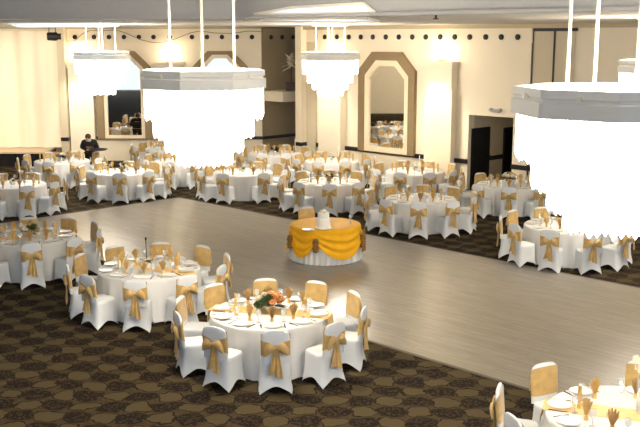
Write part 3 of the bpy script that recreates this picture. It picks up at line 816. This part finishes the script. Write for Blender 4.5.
o = inst('chair', mk_chair, cc + Vector((math.cos(base + PI + .32), math.sin(base + PI + .32), 0)) * 1.18, base + PI + .32 + PI / 2)
tag(o, 'single white chair with gold sash tucked in behind the cake table', 'chair')

# ------------------------------------------------------------------ niche plant, stage lamp, cable
zf = za
def on_niche(px, py, off):
    d = ray(px, py); P0 = nb + E1 * off
    t = (P0 - Vector((0, 0, EYE))).dot(E1) / d.dot(E1); return Vector((0, 0, EYE)) + d * t
pn = on_niche(291, 88, .72); 
o = empty('potted_plant', (pn.x, pn.y, zf)); tag(o, 'tall pale flowering plant in a dark pot on the balcony ledge', 'plant')
MB().box((0, 0, .17), (.42, .42, .34)).build('pot', 'wood', o, smooth=False)
MB().tube([(0, 0, .3), (.02, 0, .8), (0, 0, 1.2)], .02, 8).build('stem', 'wood', o)
m = MB(); rnd = random.Random(5)
for k in range(34):
    a = rnd.uniform(0, 2 * PI); e = rnd.uniform(-.3, 1.3); leaf(m, (0, 0, 1.05 + rnd.uniform(-.15, .2)), Vector((math.cos(a) * math.cos(e), math.sin(a) * math.cos(e), math.sin(e))), rnd.uniform(.3, .5), .16)
m.build('foliage', 'ivory', o)
pl_ = on_front(52.5, 36.5, 2.0)
o = empty('stage_spotlight', pl_); tag(o, 'black stage lamp hanging from the ceiling before the curtain', 'stage lamp')
MB().lathe([(.11, -.2), (.14, -.18), (.16, .1), (.12, .2)], 16).build('housing', 'black', o).rotation_euler = (0, PI / 2, .3)
for sx in (-.12, .12): MB().tube([(sx, 0, .1), (sx, 0, CEIL - pl_.z)], .015, 6).build('hanger', 'black', o)
MB().tube([(-.16, 0, 0), (-.16, 0, .14), (.16, 0, .14), (.16, 0, 0)], .018, 6).build('yoke', 'black', o)
MB().lathe([(.1, .2), (.12, .3)], 12, cap0=False, cap1=False).build('barn_ring', 'black', o).rotation_euler = (0, PI / 2, .3)
pts = [(58, 41), (66, 42), (75, 41), (82, 34), (90, 30.5), (104, 30.5), (117, 30), (128, 34), (140, 39.5), (152, 42.5), (162, 42.5), (175, 39), (190, 33), (200, 31), (215, 33), (232, 33.5), (248, 31), (261, 31.5)]
tag(MB().tube([on_front(x, y, .16) for x, y in pts], .014, 6).build('hanging_cable', 'frame'), 'thin cable looping along the cream band above the stage-side wall', 'cable')

for q, lab in ((at(436, 15, CEIL), 'tiny black sprinkler head under the ceiling above the doorway side'),):
    o = empty('sprinkler_head', q); tag(o, lab, 'sprinkler')
    MB().tube([(0, 0, .03), (0, 0, -.06)], .02, 8).build('pipe', 'black', o); MB().lathe([(.05, -.075), (.05, -.06), (.03, -.055)], 10).build('deflector', 'black', o)
q = on_right(496, 111, .06); o = empty('emergency_light', q, -PI / 4); tag(o, 'small grey twin emergency lamp on the wall above the doorway', 'emergency lamp')
MB().box((0, 0, 0), (.22, .1, .1)).build('body', 'fascia', o, smooth=False)
for sx in (-.17, .17): MB().ball((sx, -.03, .03), (.07, .06, .06), 10, 6).build('lamp_head', 'fascia', o)

# ------------------------------------------------------------------ waiter by the stage-side wall
def skin_obj(name, m, verts, edges, rad, parent, sub=2, root=0):
    me = bpy.data.meshes.new(name); me.from_pydata(verts, edges, []); me.materials.append(M[m])
    o = bpy.data.objects.new(name, me); COL.objects.link(o)
    if parent: o.parent = parent
    sk = o.modifiers.new('skin', 'SKIN'); sk.use_smooth_shade = True
    for i, r in enumerate(rad):
        me.skin_vertices[0].data[i].radius = r if isinstance(r, tuple) else (r, r)
    me.skin_vertices[0].data[root].use_root = True
    ss = o.modifiers.new('sub', 'SUBSURF'); ss.levels = sub; ss.render_levels = sub
    return o
gp = at(91.5, 176.5, 0)
P = empty('person', gp, 0); P.scale = (1.06, .95, .9); tag(P, 'person in black with a grey collar, standing and holding a dark tray', 'person')
V = [(0, 0, .93), (0, -.02, 1.12), (.0, -.09, 1.28), (.0, -.15, 1.40), (.0, -.21, 1.48), (0, -.27, 1.56),        # pelvis..neck..head
     (.18, -.12, 1.37), (.27, -.16, 1.14), (.33, -.36, 1.09),                                                       # left arm (viewer right): shoulder elbow wrist
     (-.18, -.12, 1.37), (-.27, -.10, 1.14), (.02, -.36, 1.09),
     (.10, .0, .88), (.11, -.03, .50), (.12, .02, .09), (.13, -.13, .05),
     (-.10, .0, .88), (-.11, -.02, .50), (-.12, .03, .09), (-.13, -.12, .05)]
Ed = [(0, 1), (1, 2), (2, 3), (3, 4), (4, 5), (3, 6), (6, 7), (7, 8), (3, 9), (9, 10), (10, 11), (0, 12), (12, 13), (13, 14), (14, 15), (0, 16), (16, 17), (17, 18), (18, 19)]
Rd = [(.15, .11), (.14, .10), (.16, .11), (.12, .09), .055, (.085, .10), .07, .05, .034, .07, .05, .034, .09, .06, .045, .04, .09, .06, .045, .04]
body = skin_obj('body', 'skin', V, Ed, Rd, P)
sel = [0, 1, 2, 3, 4, 6, 7, 8, 9, 10, 11]; mp = {v: i for i, v in enumerate(sel)}
Vj = [Vector(V[i]) for i in sel]
Vj[mp[8]] = Vector(V[7]).lerp(Vector(V[8]), .9); Vj[mp[11]] = Vector(V[10]).lerp(Vector(V[11]), .9)
Rj = [(.21, .16), (.215, .16), (.24, .17), (.17, .13), .068, .095, .068, .05, .088, .068, .05]
skin_obj('jacket', 'jacket', Vj, [(mp[a], mp[b]) for a, b in Ed if a in mp and b in mp], Rj, P)
Vt = [V[0], V[12], V[13], (.12, .02, .1), V[16], V[17], (-.12, .03, .1)]
skin_obj('trousers', 'jacket', Vt, [(0, 1), (1, 2), (2, 3), (0, 4), (4, 5), (5, 6)], [(.165, .125), .105, .078, .07, .105, .078, .07], P)
MB().lathe([(.10, 1.42), (.105, 1.45), (.085, 1.49), (.07, 1.50)], 14, (0, -.20, 0), False, False).build('collar', 'scarf', P)
def hp(x, y, z): return (x, y - .10, z - .10)
m = MB(); m.ball(hp(0, -.145, 1.70), (.098, .105, .105), 14, 9); m.ball(hp(0, -.1, 1.66), (.09, .07, .1), 12, 7); m.build('hair', 'hair', P)
m = MB(); m.ball(hp(0, -.275, 1.645), (.013, .02, .022), 8, 5); m.build('nose', 'skin', P)
for sx in (-1, 1):
    MB().ball(hp(sx * .034, -.262, 1.675), (.012, .008, .008), 8, 5).build('eye', 'black', P)
    MB().ball(hp(sx * .092, -.17, 1.65), (.012, .025, .034), 8, 5).build('ear', 'skin', P)
MB().ball(hp(0, -.262, 1.6), (.024, .008, .007), 8, 5).build('mouth', 'rust', P)
for sx, w in ((1, Vector(V[8])), (-1, Vector(V[11]))):
    hv = [w, w + Vector((0, -.05, -.005)), w + Vector((0, -.09, -.008))]; he = [(0, 1), (1, 2)]; hr = [.026, (.036, .018), (.038, .016)]
    for k, (dx, l) in enumerate(((-.03, .06), (-.01, .072), (.01, .068), (.03, .052))):
        i = len(hv); hv += [w + Vector((dx, -.10, -.008)), w + Vector((dx * 1.1, -.10 - l * .55, -.004)), w + Vector((dx * 1.1, -.10 - l, .012))]
        he += [(2, i), (i, i + 1), (i + 1, i + 2)]; hr += [.011, .0095, .008]
    i = len(hv); hv += [w + Vector((-sx * .045, -.06, .012)), w + Vector((-sx * .055, -.10, .03))]; he += [(1, i), (i, i + 1)]; hr += [.013, .010]
    skin_obj('hand', 'skin', hv, he, hr, P, 1)
tr_ = empty('serving_tray', gp + Vector((.42, -.63, 1.0)), 0); tag(tr_, 'dark oval tray held by the person in black', 'tray')
MB().loft([sell(.26, .17, 32, 0, 2), sell(.27, .18, 32, .008, 2), sell(.33, .22, 32, .05, 2), sell(.322, .212, 32, .052, 2), sell(.262, .172, 32, .016, 2)]).build('dish', 'tray', tr_)
MB().loft([sell(.335, .225, 32, .048, 2), sell(.34, .23, 32, .055, 2), sell(.32, .21, 32, .055, 2)], False, False).build('rim', 'tray', tr_)

# ------------------------------------------------------------------ light
w = bpy.data.worlds.new('world'); SC.world = w; w.use_nodes = True
bg = w.node_tree.nodes['Background']; bg.inputs[0].default_value = (.72, .84, 1, 1); bg.inputs[1].default_value = 1.15
vs_ = SC.view_settings; vs_.view_transform = 'Standard'; vs_.look = 'None'; vs_.gamma = 1; vs_.use_curve_mapping = False; vs_.exposure = 0.45
for x in (-19, -15, -11.2):
    t_ = Vector((x, W0.y - .2, 2.2)); p_ = Vector((x + .6, W0.y - 5.5, 5.0))
    light('stage_wash', 'SPOT', p_, 700, (1, .9, .72), .3, rot=(t_ - p_).to_track_quat('-Z', 'Y').to_euler(), spot=1.5)
for y in (12, 20, 28):  # unseen spots added to brighten the side wall reflected in the mirrors
    t_ = Vector((XL, y, 2.5)); p_ = Vector((XL + 6, y, 5.0))
    light('side_wall_fill', 'SPOT', p_, 900, (1, .9, .72), .3, rot=(t_ - p_).to_track_quat('-Z', 'Y').to_euler(), spot=1.9)
